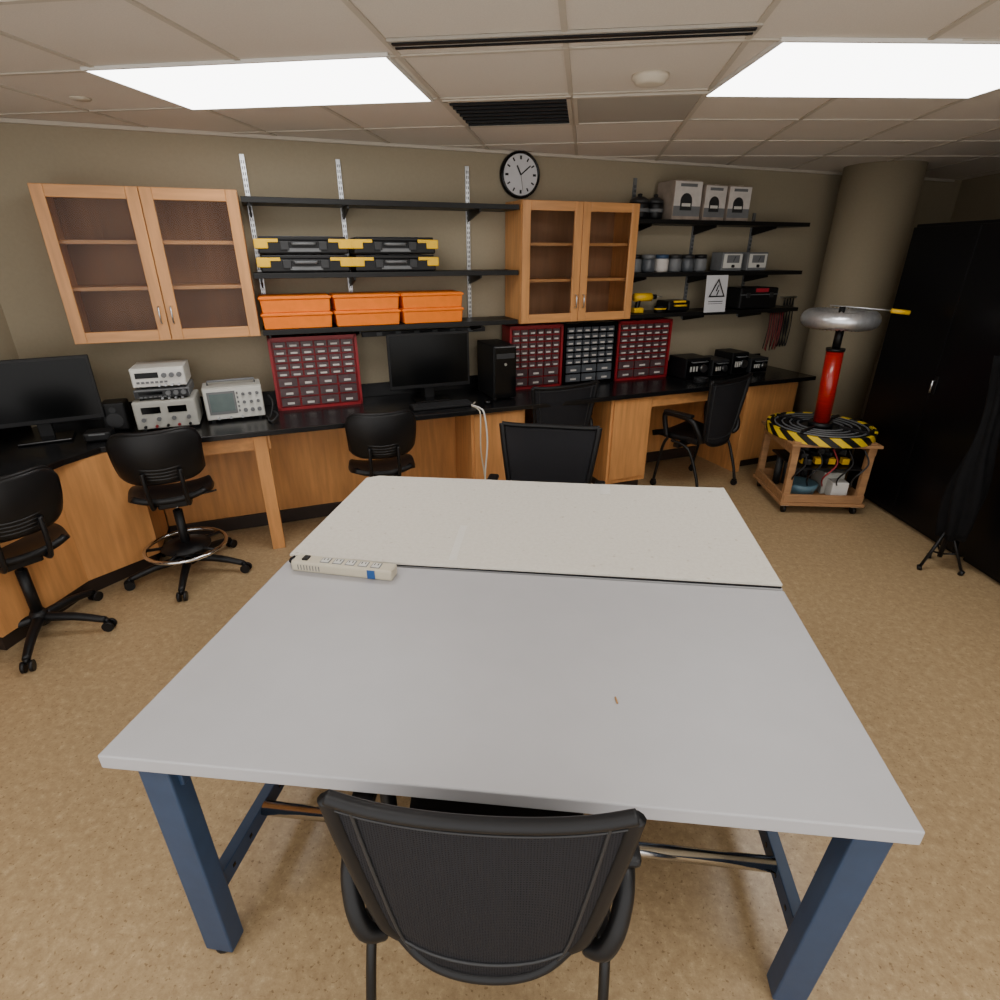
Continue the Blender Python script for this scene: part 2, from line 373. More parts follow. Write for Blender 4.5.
def drawers(u0,u1,frm,fillm,v=.17,big=False):
    w=u1-u0; H=.49; D=.15
    r=wroot('parts_drawer_cabinet',(u0+u1)/2,v,.84)
    box(r,'frame',(0,D/2+.004,H/2),(w,D-.01,H),frm,.004)
    ed=[((-w/2+.009,0,H/2),(.018,.03,H)),((w/2-.009,0,H/2),(.018,.03,H)),((0,0,.009),(w,.03,.018)),((0,0,H-.009),(w,.03,.018))]
    boxes(r,'rim',ed,frm)
    cells=[];labs=[]
    rows=[(6,.05)]*6 if not big else [(6,.048)]*5
    z=H-.025
    for n,h in rows:
        cw=(w-.05)/n
        for i in range(n):
            cx=-w/2+.025+cw*(i+.5)
            cells.append(((cx,-.004,z-h/2),(cw-.012,.014,h-.014)))
            labs.append(((cx,-.013,z-h/2-.006),(cw*.5,.004,.011)))
        z-=h
    rest=z-.02; nr=2 if not big else 3
    for k in range(nr):
        h=rest/nr; n=3 if not big else 4; cw=(w-.05)/n
        for i in range(n):
            cx=-w/2+.025+cw*(i+.5)
            cells.append(((cx,-.004,z-h/2),(cw-.014,.014,h-.014)))
            labs.append(((cx,-.013,z-h/2-.008),(cw*.35,.004,.014)))
        z-=h
    boxes(r,'drawers',cells,fillm); boxes(r,'labels',labs,labelm)
drawers(.93,1.51,redm,clearp,big=True,v=.20); drawers(2.66,3.12,redm,clearp,v=.20); drawers(3.13,3.62,blkg,clearb,v=.20); drawers(3.63,4.16,redm,clearp,v=.20)

r=wroot('wall_clock',2.81,.0,2.36)
def disc(par,name,y0,y1,rad,m,seg=48): return cyl(par,name,(0,y0,0),(0,y1,0),rad,m,seg=seg)
disc(r,'case',-.002,-.035,.152,blkg); disc(r,'face',-.0352,-.037,.132,paper)
tk=[]
for i in range(12):
    a=i*math.pi/6; tk.append(((math.sin(a)*.108,-.038,math.cos(a)*.108),(.010 if i%3 else .015,.002,.024),(0,math.degrees(a),0)))
boxes(r,'hour_marks',tk,blk)
for nm,ang,l,wd in (('hour_hand',-28,.065,.011),('minute_hand',52,.095,.009),('second_hand',170,.1,.002)):
    a=math.radians(ang); box(r,nm,(math.sin(a)*l/2,-.040,math.cos(a)*l/2),(wd,.002,l),blk,0,rot=(0,ang,0))
tube(r,'rim',[(math.cos(t*math.pi/24)*.142,-.036,math.sin(t*math.pi/24)*.142) for t in range(48)],.010,blkg,smooth=False,closed=True)

# ---------------------------------------------------------------- counter & casework
CZ=.84; T=CZ-.036
def grp(name,u,v): return root(name,W(u,v,0),0)
def wbox(par,name,u0,u1,v0,v1,z0,z1,m,bevel=.003):
    c=W((u0+u1)/2,(v0+v1)/2,(z0+z1)/2)-par.location; return box(par,name,c,(u1-u0,v1-v0,z1-z0),m,bevel,rot=(0,0,WA))
cr=root('lab_countertop')
p=[W(-.03,.68),W(5.42,.68),W(5.42,.005),W(-.49,.005)]
poly=[(a.x,a.y) for a in p]+[(XL+.005,YB+.1),(-2.70,YB+.1),(-2.70,2.47)]
prism(cr,'worktop',poly,CZ-.035,CZ,countm,bevel=.004)
wbox(cr,'backsplash',-.45,5.40,.003,.021,CZ,CZ+.10,countm,.002)
box(cr,'backsplash_left',(XL+.014,1.2,CZ+.05),(.018,3.5,.10),countm,.002)
cc=root('corner_base_cabinet')
pp=[(W(.10,.62)),(W(.10,.25))]
prism(cc,'body',[(pp[0].x,pp[0].y),(pp[1].x,pp[1].y),(XL+.05,2.95),(XL+.05,1.9),(-2.76,1.9),(-2.76,2.43)],.10,T,woodm)
prism(cc,'kick',[(W(.06,.57).x,W(.06,.57).y),(W(.06,.25).x,W(.06,.25).y),(XL+.05,2.9),(XL+.05,1.92),(-2.80,1.92),(-2.80,2.41)],0,.10,basem)
lk=root('kneehole_panel',(-3.25,.7,0)); box(lk,'panel',(0,0,T/2),(.02,2.3,T),woodm); box(lk,'base',(.016,0,.05),(.01,2.3,.1),basem)
g_=grp('kneehole_panel',1.15,.2); wbox(g_,'panel',.10,2.20,.20,.22,.10,T,woodm); wbox(g_,'base',.10,2.20,.20,.232,0,.10,basem)
wbox(g_,'apron',.10,.86,.60,.62,T-.10,T,woodh)
wbox(g_,'support_post',.76,.84,.56,.64,0,T,woodm)
g_=grp('base_cabinet',2.41,.35); wbox(g_,'body',2.20,2.62,.10,.62,.10,T,woodm); wbox(g_,'door',2.22,2.60,.62,.636,.12,T-.02,woodm); wbox(g_,'kick',2.22,2.60,.10,.57,0,.10,basem)
g_=grp('kneehole_panel',3,.2); wbox(g_,'panel',2.62,3.36,.20,.22,.10,T,woodm); wbox(g_,'base',2.62,3.36,.20,.232,0,.10,basem)
g_=grp('base_cabinet',3.55,.35); wbox(g_,'body',3.36,3.74,.10,.62,.08,T,woodm); wbox(g_,'door',3.38,3.72,.62,.636,.12,T-.02,woodm); wbox(g_,'kick',3.38,3.72,.10,.57,0,.08,basem)
g_=grp('kneehole_panel',4.23,.2); wbox(g_,'apron',3.74,4.72,.60,.62,T-.10,T,woodh)
wbox(g_,'panel',3.74,4.72,.08,.10,.10,T,woodm); wbox(g_,'base',3.74,4.72,.10,.112,0,.10,basem)
g_=grp('base_cabinet',5.04,.35); wbox(g_,'side',4.72,4.78,.05,.62,0,T,woodm)
wbox(g_,'body',4.78,5.36,.10,.56,.08,T,woodm); wbox(g_,'kick',4.78,5.36,.10,.52,0,.08,basem)

# ---------------------------------------------------------------- monitors, pc
def monitor(loc,rz,w=.55,h=.34,lift=.12,name='computer_monitor'):
    r=root(name,loc,rz)
    box(r,'bezel',(0,0,lift+h/2),(w,.022,h),blk,.004); box(r,'screen',(0,-.0115,lift+h/2+.004),(w-.03,.002,h-.045),screen,0)
    box(r,'rear_housing',(0,.03,lift+h/2),(w*.55,.05,h*.6),blk,.012)
    box(r,'neck',(0,.055,lift*.5+.06),(.07,.025,lift+.14),blk,.004)
    box(r,'stand_base',(0,.02,.009),(.26,.19,.016),blkg,.006)
    return r
c=W(2.00,.30,CZ); monitor(c,WA,.60,.39,.10)
monitor((-3.06,2.74,CZ),38,.62,.37,.10)
r=wroot('computer_keyboard',2.02,.50,CZ)
box(r,'tray',(0,0,.009),(.44,.14,.016),blk,.004); boxes(r,'keys',[((-.2+.0286*i,-.05+.025*j,.0195),(.023,.019,.006)) for i in range(15) for j in range(5)],dgrey)
r=wroot('computer_mouse',2.36,.54,CZ); lathe(r,'shell',[(.028,0),(.03,.012),(.022,.026),(.001,.03)],blkg)
r=wroot('pc_tower',2.52,.29,CZ)
box(r,'case',(0,.0,.20),(.18,.36,.38),blk,.006); box(r,'front_panel',(0,-.185,.20),(.17,.012,.37),blkg,.004)
boxes(r,'feet',[((sx*.07,sy*.15,.006),(.02,.02,.012)) for sx in(-1,1) for sy in(-1,1)],dgrey)
box(r,'drive_bay',(0,-.1925,.32),(.14,.004,.035),dgrey,.001); cyl(r,'power_button',(0,-.19,.26),(0,-.196,.26),.010,steel)
r=wroot('desk_speaker',.0,.30,CZ); box(r,'box',(0,0,.09),(.13,.14,.17),blk,.01); cyl(r,'cone',(0,-.07,.07),(0,-.076,.07),.045,dgrey); cyl(r,'tweeter',(0,-.07,.135),(0,-.076,.135),.018,dgrey)
r=wroot('label_printer',-.06,.52,CZ); box(r,'body',(0,0,.03),(.14,.11,.055),blk,.012); box(r,'slot',(0,-.05,.045),(.08,.014,.008),mgrey,.001)

scs=M('scope_screen','#5c6b6a',.2)
def instr(name,u,v,z,w,d,h,body=grey,face=lgrey,layout='ps',rz=0):
    r=wroot(name,u,v,z,rz)
    box(r,'case',(0,0,h/2+.008),(w,d,h-.012),body,.006)
    boxes(r,'feet',[((sx*w*.4,sy*d*.4,.005),(.02,.02,.01)) for sx in(-1,1) for sy in(-1,1)],blk)
    y=-d/2
    box(r,'faceplate',(0,y-.003,h/2+.006),(w-.012,.006,h-.026),face,.002)
    if layout=='ps':
        boxes(r,'displays',[((-w*.22,y-.008,h*.72),(w*.3,.004,h*.22)),((w*.2,y-.008,h*.72),(w*.3,.004,h*.22))],screen)
        for i in range(4): cyl(r,'knob_%d'%(i+1),(-w*.36+i*w*.24,y-.006,h*.42),(-w*.36+i*w*.24,y-.024,h*.42),.012,mgrey,16)
        for i in range(5): cyl(r,'terminal_%d'%(i+1),(-w*.36+i*w*.18,y-.006,h*.18),(-w*.36+i*w*.18,y-.026,h*.18),.008,(redm if i%2 else blk),12)
    elif layout=='fg':
        box(r,'display',(-w*.2,y-.008,h*.68),(w*.42,.004,h*.26),screen,0)
        boxes(r,'buttons',[((-w*.38+i*w*.085,y-.009,h*.35),(w*.055,.008,h*.09)) for i in range(7)],mgrey)
        for i in range(3): cyl(r,'knob_%d'%(i+1),(w*.12+i*w*.14,y-.006,h*.66),(w*.12+i*w*.14,y-.026,h*.66),.014,mgrey,16)
        for i in range(4): cyl(r,'bnc_%d'%(i+1),(w*.0+i*w*.12,y-.006,h*.2),(w*.0+i*w*.12,y-.03,h*.2),.007,steel,12)
    elif layout=='scope':
        box(r,'screen_bezel',(-w*.2,y-.008,h*.56),(w*.47,.006,h*.66),mgrey,.002); box(r,'screen',(-w*.2,y-.0115,h*.57),(w*.40,.002,h*.52),scs,0)
        boxes(r,'soft_keys',[((w*.07,y-.009,h*(.3+.13*i)),(w*.03,.006,h*.06)) for i in range(5)],mgrey)
        for i in range(3):
            for j in range(3): cyl(r,'knob_%d_%d'%(i+1,j+1),(w*.17+i*w*.12,y-.006,h*(.3+.24*j)),(w*.17+i*w*.12,y-.02,h*(.3+.24*j)),.010 if j else .013,mgrey,14)
        for i in range(3): cyl(r,'input_%d'%(i+1),(-w*.3+i*w*.2,y-.006,h*.12),(-w*.3+i*w*.2,y-.026,h*.12),.008,steel,12)
        tube(r,'carry_handle',[(-w*.4,0,h),(-w*.4,0,h+.025),(w*.4,0,h+.025),(w*.4,0,h)],.008,mgrey,smooth=False,seg=8)
    return r
instr('dc_power_supply',.29,.30,CZ,.34,.28,.18,grey,grey,'ps')
instr('bench_multimeter',.29,.28,CZ+.182,.30,.26,.065,mgrey,dgrey,'fg')
instr('signal_generator',.29,.28,CZ+.249,.29,.26,.125,lgrey,white,'fg')
instr('oscilloscope',.67,.26,CZ,.35,.20,.22,grey,lgrey,'scope',rz=3)
r=wroot('cable_bundle',.885,.46,CZ)
tube(r,'cable_a',[(-.03,.1,.01),(-.01,0,.02),(.02,.06,.10),(.0,.1,.15)],.006,blk); tube(r,'cable_b',[(-.02,.0,.01),(0,-.05,.01),(.04,.02,.03),(.02,.1,.04)],.006,dgrey)

def gear(u,v,w,d,h,m,nm,knob=True):
    r=wroot(nm,u,v,CZ); box(r,'case',(0,0,h/2+.004),(w,d,h),m,.006); box(r,'panel',(0,-d/2-.003,h/2),(w*.9,.006,h*.8),blkg,.002)
    if knob:
        cyl(r,'dial',(w*.2,-d/2-.005,h*.5),(w*.2,-d/2-.022,h*.5),h*.2,steel,16); boxes(r,'switches',[((-w*.3+i*w*.12,-d/2-.008,h*.5),(w*.05,.008,h*.25)) for i in range(3)],lgrey)
    tube(r,'handle',[(-w*.3,-d/2-.004,h*.85),(-w*.3,-d/2-.03,h*.85),(w*.3,-d/2-.03,h*.85),(w*.3,-d/2-.004,h*.85)],.005,mgrey,smooth=False,seg=8)
gear(4.36,.25,.26,.24,.17,blk,'audio_amplifier'); gear(4.61,.25,.18,.24,.14,dgrey,'variable_transformer'); gear(4.82,.25,.18,.24,.19,blk,'bench_power_unit'); gear(5.05,.25,.2,.24,.13,dgrey,'digital_counter')
r=wroot('cable_pile',4.3,.50,CZ)
for i in range(5):
    a=i*1.1; tube(r,'loop_%d'%(i+1),[(.06*math.cos(t*.6+a),.05*math.sin(t*.6+a),.008+.006*i+.004*math.sin(t)) for t in range(11)],.005,blk if i%2 else dgrey,n=3,seg=6)
r=wroot('hanging_test_leads',5.30,.22,.90)
for i in range(12):
    x=-.08+.014*i; tube(r,'lead_%d'%(i+1),[(x,0,.445),(x+.004*random.uniform(-1,1),-.01,.3),(x+random.uniform(-.02,.02),.0,.1+.04*random.random())],.004,redm if i%2 else blk,n=3,seg=6)
box(r,'lead_rack',(0,.0,.452),(.2,.03,.02),blk,.002)
r=wroot('wall_cable_hanks',5.62,.0,1.0)
for i in range(4):
    x=-.05+.035*i; tube(r,'hank_%d'%(i+1),[(x,-.03,.45),(x+.02,-.04,.2),(x,-.04,.0),(x-.03,-.04,.2),(x,-.03,.45)],.005,blk,n=5,seg=6)
box(r,'hook_bar',(0,-.02,.455),(.18,.04,.012),steel,.001)
r=wroot('shelf_power_outlet',2.05,.02,1.30); box(r,'raceway',(0,0,0),(.95,.035,.035),dgrey,.003); boxes(r,'outlets',[((-.35+.14*i,-.019,0),(.04,.004,.025)) for i in range(6)],mgrey,.001)

def carton(u,z,w,d,h,nm='product_box',m=boxw,rz=0):
    r=wroot(nm,u,.17,z,rz); box(r,'carton',(0,0,h/2),(w,d,h),m,.003)
    box(r,'white_front',(0,-d/2-.001,h*.66),(w*.96,.002,h*.62),labelm,0)
    box(r,'picture_panel',(w*.0,-d/2-.002,h*.22),(w*.96,.002,h*.26),mgrey,0); box(r,'title_strip',(0,-d/2-.0025,h*.88),(w*.6,.002,h*.08),mgrey,0)
    cyl(r,'printed_pot',(-w*.05,-d/2-.002,h*.48),(-w*.05,-d/2-.004,h*.48),h*.2,dgrey,24); box(r,'printed_pot_base',(-w*.05,-d/2-.0045,h*.36),(h*.40,.002,h*.24),dgrey,0); box(r,'printed_pot_band',(-w*.05,-d/2-.006,h*.38),(h*.3,.002,h*.08),lgrey,0)
    box(r,'tape_strip',(0,0,h+.0008),(w*.2,d,.0015),beige,0)
carton(4.11,2.081,.26,.22,.27); carton(4.38,2.081,.22,.20,.25,rz=3); carton(4.63,2.081,.22,.20,.25,rz=-2)
def pot(u,z,s=1):
    r=wroot('electric_cooker',u,.17,z); lathe(r,'pot_body',[(.075*s,0),(.085*s,.012),(.085*s,.10),(.08*s,.115)],blk); lathe(r,'band',[(.087*s,.05),(.087*s,.075)],mgrey); lathe(r,'lid',[(.086*s,.112),(.08*s,.135),(.04*s,.155),(.001,.158)],dgrey); lathe(r,'knob',[(.015,.155),(.018,.175),(.001,.18)],blk)
pot(3.75,2.081,.9); pot(3.895,2.081,.75)
for i in range(6):
    u=3.74+i*.128
    r=wroot('plastic_jar',u,.19,1.701); lathe(r,'body',[(.05,0),(.056,.01),(.056,.09),(.047,.105),(.001,.105)],(mgrey,clearb,labelm,mgrey,clearb,mgrey)[i]); lathe(r,'lid',[(.053,.1),(.053,.13),(.001,.132)],(blk,mgrey,clothblue,dgrey,dgrey,blk)[i])
def meter(u):
    r=wroot('analog_meter',u,.19,1.701); box(r,'case',(0,0,.075),(.22,.14,.145),mgrey,.008); box(r,'face',(0,-.072,.08),(.19,.006,.11),lgrey,.003); box(r,'dial_window',(0,-.0765,.095),(.13,.004,.06),mgrey,.001); box(r,'needle',(.01,-.0795,.095),(.003,.002,.045),blk,0,rot=(0,25,0)); cyl(r,'knob',(0,-.075,.04),(0,-.09,.04),.012,blk,16)
meter(4.66); meter(4.93)
r=wroot('hand_drill',3.86,.2,1.391)
tube(r,'motor_body',[(-.1,0,.12),(.0,0,.12),(.06,0,.12)],.032,yellow,smooth=False,seg=16); tube(r,'chuck',[(.06,0,.12),(.11,0,.12)],.02,blk,smooth=False,seg=16); cyl(r,'bit',(.11,0,.12),(.17,0,.12),.004,steel,10)
box(r,'grip',(-.06,0,.07),(.035,.035,.09),blk,.01,rot=(0,12,0)); box(r,'battery',(-.06,0,.02),(.09,.06,.04),yellow,.008)
r=wroot('power_tool_case',4.18,.16,1.391); box(r,'case',(0,0,.045),(.22,.18,.08),blk,.012); tube(r,'handle',[(-.05,-.09,.05),(-.05,-.115,.05),(.05,-.115,.05),(.05,-.09,.05)],.008,yellow,smooth=False,seg=8); box(r,'latch',(.0,-.09,.08),(.12,.012,.015),yellow,.002)
r=wroot('coiled_power_cord',3.99,.25,1.391)
for i in range(4): tube(r,'coil_%d'%(i+1),[(.05*math.cos(t*math.pi/8),.035*math.sin(t*math.pi/8),.008+.011*i) for t in range(16)],.006,yellow if i==2 else blk,smooth=False,closed=True,seg=6)
r=wroot('warning_sign',4.47,.335,1.385)
box(r,'sheet',(0,0,.145),(.22,.003,.29),paper,0,rot=(-4,0,0))
def tri(s,y,zc): return [(-s,y,zc-s*.58),(s,y,zc-s*.58),(0,y,zc+s*1.15)]
V=tri(.085,-.012,.17)+tri(.066,-.012,.17)
mk(r,'triangle_border',V,[(0,1,4,3),(1,2,5,4),(2,0,3,5)],blk)
boxes(r,'text_lines',[((0,-.0065,.085-.018*i),(.15,.001,.006)) for i in range(3)],blk); boxes(r,'bolt',[((-.004,-.0125,.19),(.010,.001,.05),(0,20,0)),((.006,-.0125,.155),(.010,.001,.045),(0,20,0))],blk)
r=wroot('equipment_case',4.98,.18,1.391); box(r,'case',(0,0,.09),(.42,.24,.17),blk,.012); box(r,'lid_line',(0,-.121,.12),(.42,.003,.006),mgrey,0); box(r,'red_tag',(.02,-.122,.155),(.14,.004,.03),M('red_tag','#a02030',.5),0)
for s in(-1,1): box(r,'latch_%d'%(s+2),(s*.13,-.124,.115),(.04,.01,.04),dgrey,.002)

r=wroot('extension_cord',2.27,.69,0)
tube(r,'cord_a',[(-.06,.2,CZ+.01),(-.04,.1,CZ+.008),(-.02,.02,CZ+.008),(.0,-.02,CZ-.03),(.02,-.02,.6),(.0,-.02,.35),(.01,-.02,.12),(.05,-.03,.015)],.006,white)
tube(r,'cord_b',[(-.0,.18,CZ+.01),(-.05,.10,CZ+.008),(-.04,.01,CZ+.008),(-.03,-.022,CZ-.04),(-.03,-.02,.55),(-.0,-.02,.3),(-.03,-.02,.1),(-.06,-.03,.012)],.005,beige)

# ---------------------------------------------------------------- big work table
A=(-1.09,.832);B=(.766,.897);Cc=(.763,2.739);D_=(-1.08,2.661)
def lerp(a,b,t): return (a[0]+(b[0]-a[0])*t,a[1]+(b[1]-a[1])*t)
E=lerp(A,D_,.517);F_=lerp(B,Cc,.50)
TZ=.75
def table(name,quad,legs,lean=0):
    cx=sum(q[0] for q in quad)/4; cy=sum(q[1] for q in quad)/4
    r=root(name,(cx,cy,0))
    q=[(a[0]-cx,a[1]-cy) for a in quad]
    prism(r,'top',q,TZ-.042,TZ,lamt,bevel=.004)
    bl=[]
    for i,(x,y) in enumerate(legs):
        x-=cx;y-=cy
        s=1 if x<0 else -1
        dx=lean*s; dy=-.03 if (i==0 and lean) else 0
        zt=TZ-.042; zb=.012
        V=[]
        for zz,ox,oy in ((zb,dx,dy),(zt,0,0)):
            for ax,ay in ((-1,-1),(1,-1),(1,1),(-1,1)): V.append((x+ox+ax*.042,y+oy+ay*.03,zz))
        mk(r,'leg_%d'%(i+1),V,[(3,2,1,0),(4,5,6,7),(0,1,5,4),(1,2,6,5),(2,3,7,6),(3,0,4,7)],bluem,bevel=.005)
        cyl(r,'foot_%d'%(i+1),(x+dx,y+dy,0),(x+dx,y+dy,.012),.03,blk,16)
        bl.append((x+dx*.75,y+dy))
    for (a,b,nm) in ((0,2,'left'),(1,3,'right')):
        x=(bl[a][0]+bl[b][0])/2; y0=bl[a][1]+.02; y1=bl[b][1]-.02
        boxes(r,'side_stretcher_%s'%nm,[((x,(y0+y1)/2,.20),(.035,y1-y0,.065))],bluem,.003)
        boxes(r,'stretcher_holes_%s'%nm,[((x+sx*.0178,y0+.08+.09*k,.20),(.002,.012,.012)) for k in range(6) for sx in(-1,1)],blkg)
        boxes(r,'top_beam_%s'%nm,[((x,(y0+y1)/2,TZ-.085),(.04,y1-y0,.08))],bluem,.003)
    x0=bl[0][0];x1=bl[1][0]
    yw=(1.145 if lean else 2.15)-cy
    cyl(r,'foot_rail',(x0+.018,yw-.015,.215),(x1-.018,yw+.02,.215),.022,chrome)
    ye=max(bl[2][1],bl[3][1])
    box(r,'rear_beam',((x0+x1)/2,ye,TZ-.085),(x1-x0-.09,.03,.07),bluem,.003)
    return r
g=.006
table('work_table',[A,B,(F_[0],F_[1]-g),(E[0],E[1]-g)],[(-.98,.885),(.70,.955),(-.98,1.66),(.70,1.68)],lean=.05)
table('work_table',[(E[0],E[1]+g),(F_[0],F_[1]+g),Cc,D_],[(-.97,1.93),(.69,1.95),(-.97,2.56),(.69,2.6)])
bc=(-.16,2.24)
def rel(P): return [(x-bc[0],y-bc[1]) for x,y in P]
br=root('foam_board_sheet',(bc[0],bc[1],TZ))
bp=rel([(E[0]+.0,E[1]+.010),(E[0]+.42,E[1]+.006),(F_[0]-.5,F_[1]-.004),(F_[0]-.004,F_[1]+.008),(Cc[0]-.01,Cc[1]-.01),(.1,2.69),(-.55,2.67),(D_[0]+.06,D_[1]-.012),(D_[0]+.005,D_[1]-.05)])
prism(br,'sheet',bp,.007,.017,boardm,bevel=.002)
prism(br,'seam_shadow_layer',rel([(E[0]+.3,E[1]+.007),(F_[0]-.006,F_[1]+.006),(Cc[0]-.02,Cc[1]-.03),(D_[0]+.02,D_[1]-.06),(E[0]+.01,E[1]+.015)]),.0005,.007,blk)  # black layer added under the sheet as the shadow line at the seam
tapem=M('clear_tape','#dedbd3',.3,var=.02)
box(br,'tape_strip_1',(-.45-bc[0],1.98-bc[1],.0175),(.03,.30,.001),tapem,0,rot=(0,0,3)); box(br,'tape_strip_2',(.16-bc[0],2.62-bc[1],.0175),(.05,.12,.001),tapem,0)
r=root('pencil_stub',(.15,1.175,TZ)); tube(r,'body',[(0,0,.003),(-.004,.022,.003)],.0025,M('pencil_tan','#b98a50',.6),smooth=False,seg=6)
r=root('power_strip',(-.83,1.715,TZ),-3)
box(r,'housing',(0,0,.022),(.40,.062,.042),beige,.008)
boxes(r,'outlets',[((-.07+.05*i,0,.0435),(.036,.036,.003)) for i in range(5)],mgrey,.002)
boxes(r,'outlet_faces',[((-.07+.05*i,0,.0448),(.030,.030,.002)) for i in range(5)],lgrey,.001)
boxes(r,'outlet_slots',[((-.07+.05*i+dx,.004,.046),(.003,.011,.002)) for i in range(5) for dx in(-.007,.007)],blk)
box(r,'switch',(-.15,0,.046),(.022,.03,.008),blk,.002); box(r,'blue_label',(.12,-.0315,.022),(.03,.003,.034),bluet,0)
boxes(r,'grooves',[((-.17+.012*i,-.0315,.022),(.003,.002,.02)) for i in range(8)],mgrey)
tube(r,'cord',[(-.2,0,.02),(-.225,.01,.015),(-.235,.03,.015),(-.225,.045,.02)],.005,blk)

# ---------------------------------------------------------------- mesh guest chair
def meshchair(loc,rz,sc=1):
    r=root('mesh_office_chair',loc,rz); r.scale=(sc,sc,sc)
    zb,zt=.42,.945
    def P(s,t,off=0):
        hw=.185+(.275-.185)*(t**.75)
        z=zb+(zt-zb)*t
        y=-.215-.045*t-(.040*(1-s*s))*(1-.4*t)+off
        k=max(0,(.22-t)/.22)
        zz=z+.06*k*(abs(s)**4)+ .012*max(0,(t-.85)/.15)*s**4
        return Vector((s*hw,y,zz))
    surf(r,'mesh_back',lambda a,b:P(a*2-1,b),24,18,fab,.004)
    tube(r,'side_frame_left',[P(-1,t/6) for t in range(7)],.013,blk,flat=1.3)
    tube(r,'side_frame_right',[P(1,t/6) for t in range(7)],.013,blk,flat=1.3)
    tube(r,'top_roll',[P(-1+2*t/10,1) for t in range(11)],.014,blk,seg=12)
    tube(r,'bottom_rail',[P(-1+2*t/10,0) for t in range(11)],.013,blk,seg=12)
    tube(r,'inner_seam_left',[P(-.84,t/6,-.004) for t in range(0,7)],.004,dgrey,seg=6)
    tube(r,'inner_seam_right',[P(.84,t/6,-.004) for t in range(0,7)],.004,dgrey,seg=6)
    tube(r,'lower_seam',[P(-.84+1.68*t/10,.12,-.004) for t in range(11)],.004,dgrey,seg=6)
    tube(r,'upper_seam',[P(-.98+1.96*t/10,.955,-.004) for t in range(11)],.003,dgrey,seg=6)
    def S(a,b):
        s=a*2-1; hw=.245-.03*(1-b)*abs(s); y=-.20+.44*b
        return Vector((s*hw,y,.445+.02*s*s-.03*max(0,(b-.75)/.25)**2+.008*math.cos(b*6)))
    surf(r,'seat',S,14,14,blk,.045)
    for s,n in((-1,'left'),(1,'right')):
        tube(r,'arm_support_'+n,[(s*.225,-.205,.47),(s*.258,-.225,.50),(s*.285,-.205,.57),(s*.298,-.14,.645),(s*.30,.06,.66),(s*.295,.10,.62),(s*.28,.07,.46)],.021,blk,seg=12)
        box(r,'arm_pad_'+n,(s*.30,-.03,.675),(.058,.26,.028),blk,.012)
        tube(r,'rear_leg_'+n,[(s*.28,.02,.44),(s*.275,-.14,.40),(s*.27,-.24,.20),(s*.27,-.28,.055)],.0125,blkm)
        tube(r,'front_leg_'+n,[(s*.28,.06,.45),(s*.28,.10,.36),(s*.28,.15,.055)],.0125,blkm)
        box(r,'arm_bracket_'+n,(s*.258,-.16,.475),(.03,.10,.05),blk,.008)
        for y,k,xx in((-.28,'rear',.27),(.15,'front',.28)):
            cyl(r,'caster_%s_%s'%(k,n),(s*xx-.012,y,.026),(s*xx+.012,y,.026),.026,blk,20); box(r,'caster_hood_%s_%s'%(k,n),(s*xx,y,.048),(.034,.034,.022),blk,.006)
    box(r,'under_beam',(0,-.02,.40),(.55,.05,.03),blkm,.004)
    return r
meshchair((-.15,.93,0),4)
meshchair((-.155,2.80,0),180-2)
c=W(2.91,.40); meshchair((c.x,c.y,0),WA+4)
meshchair((.99,4.74,0),46)

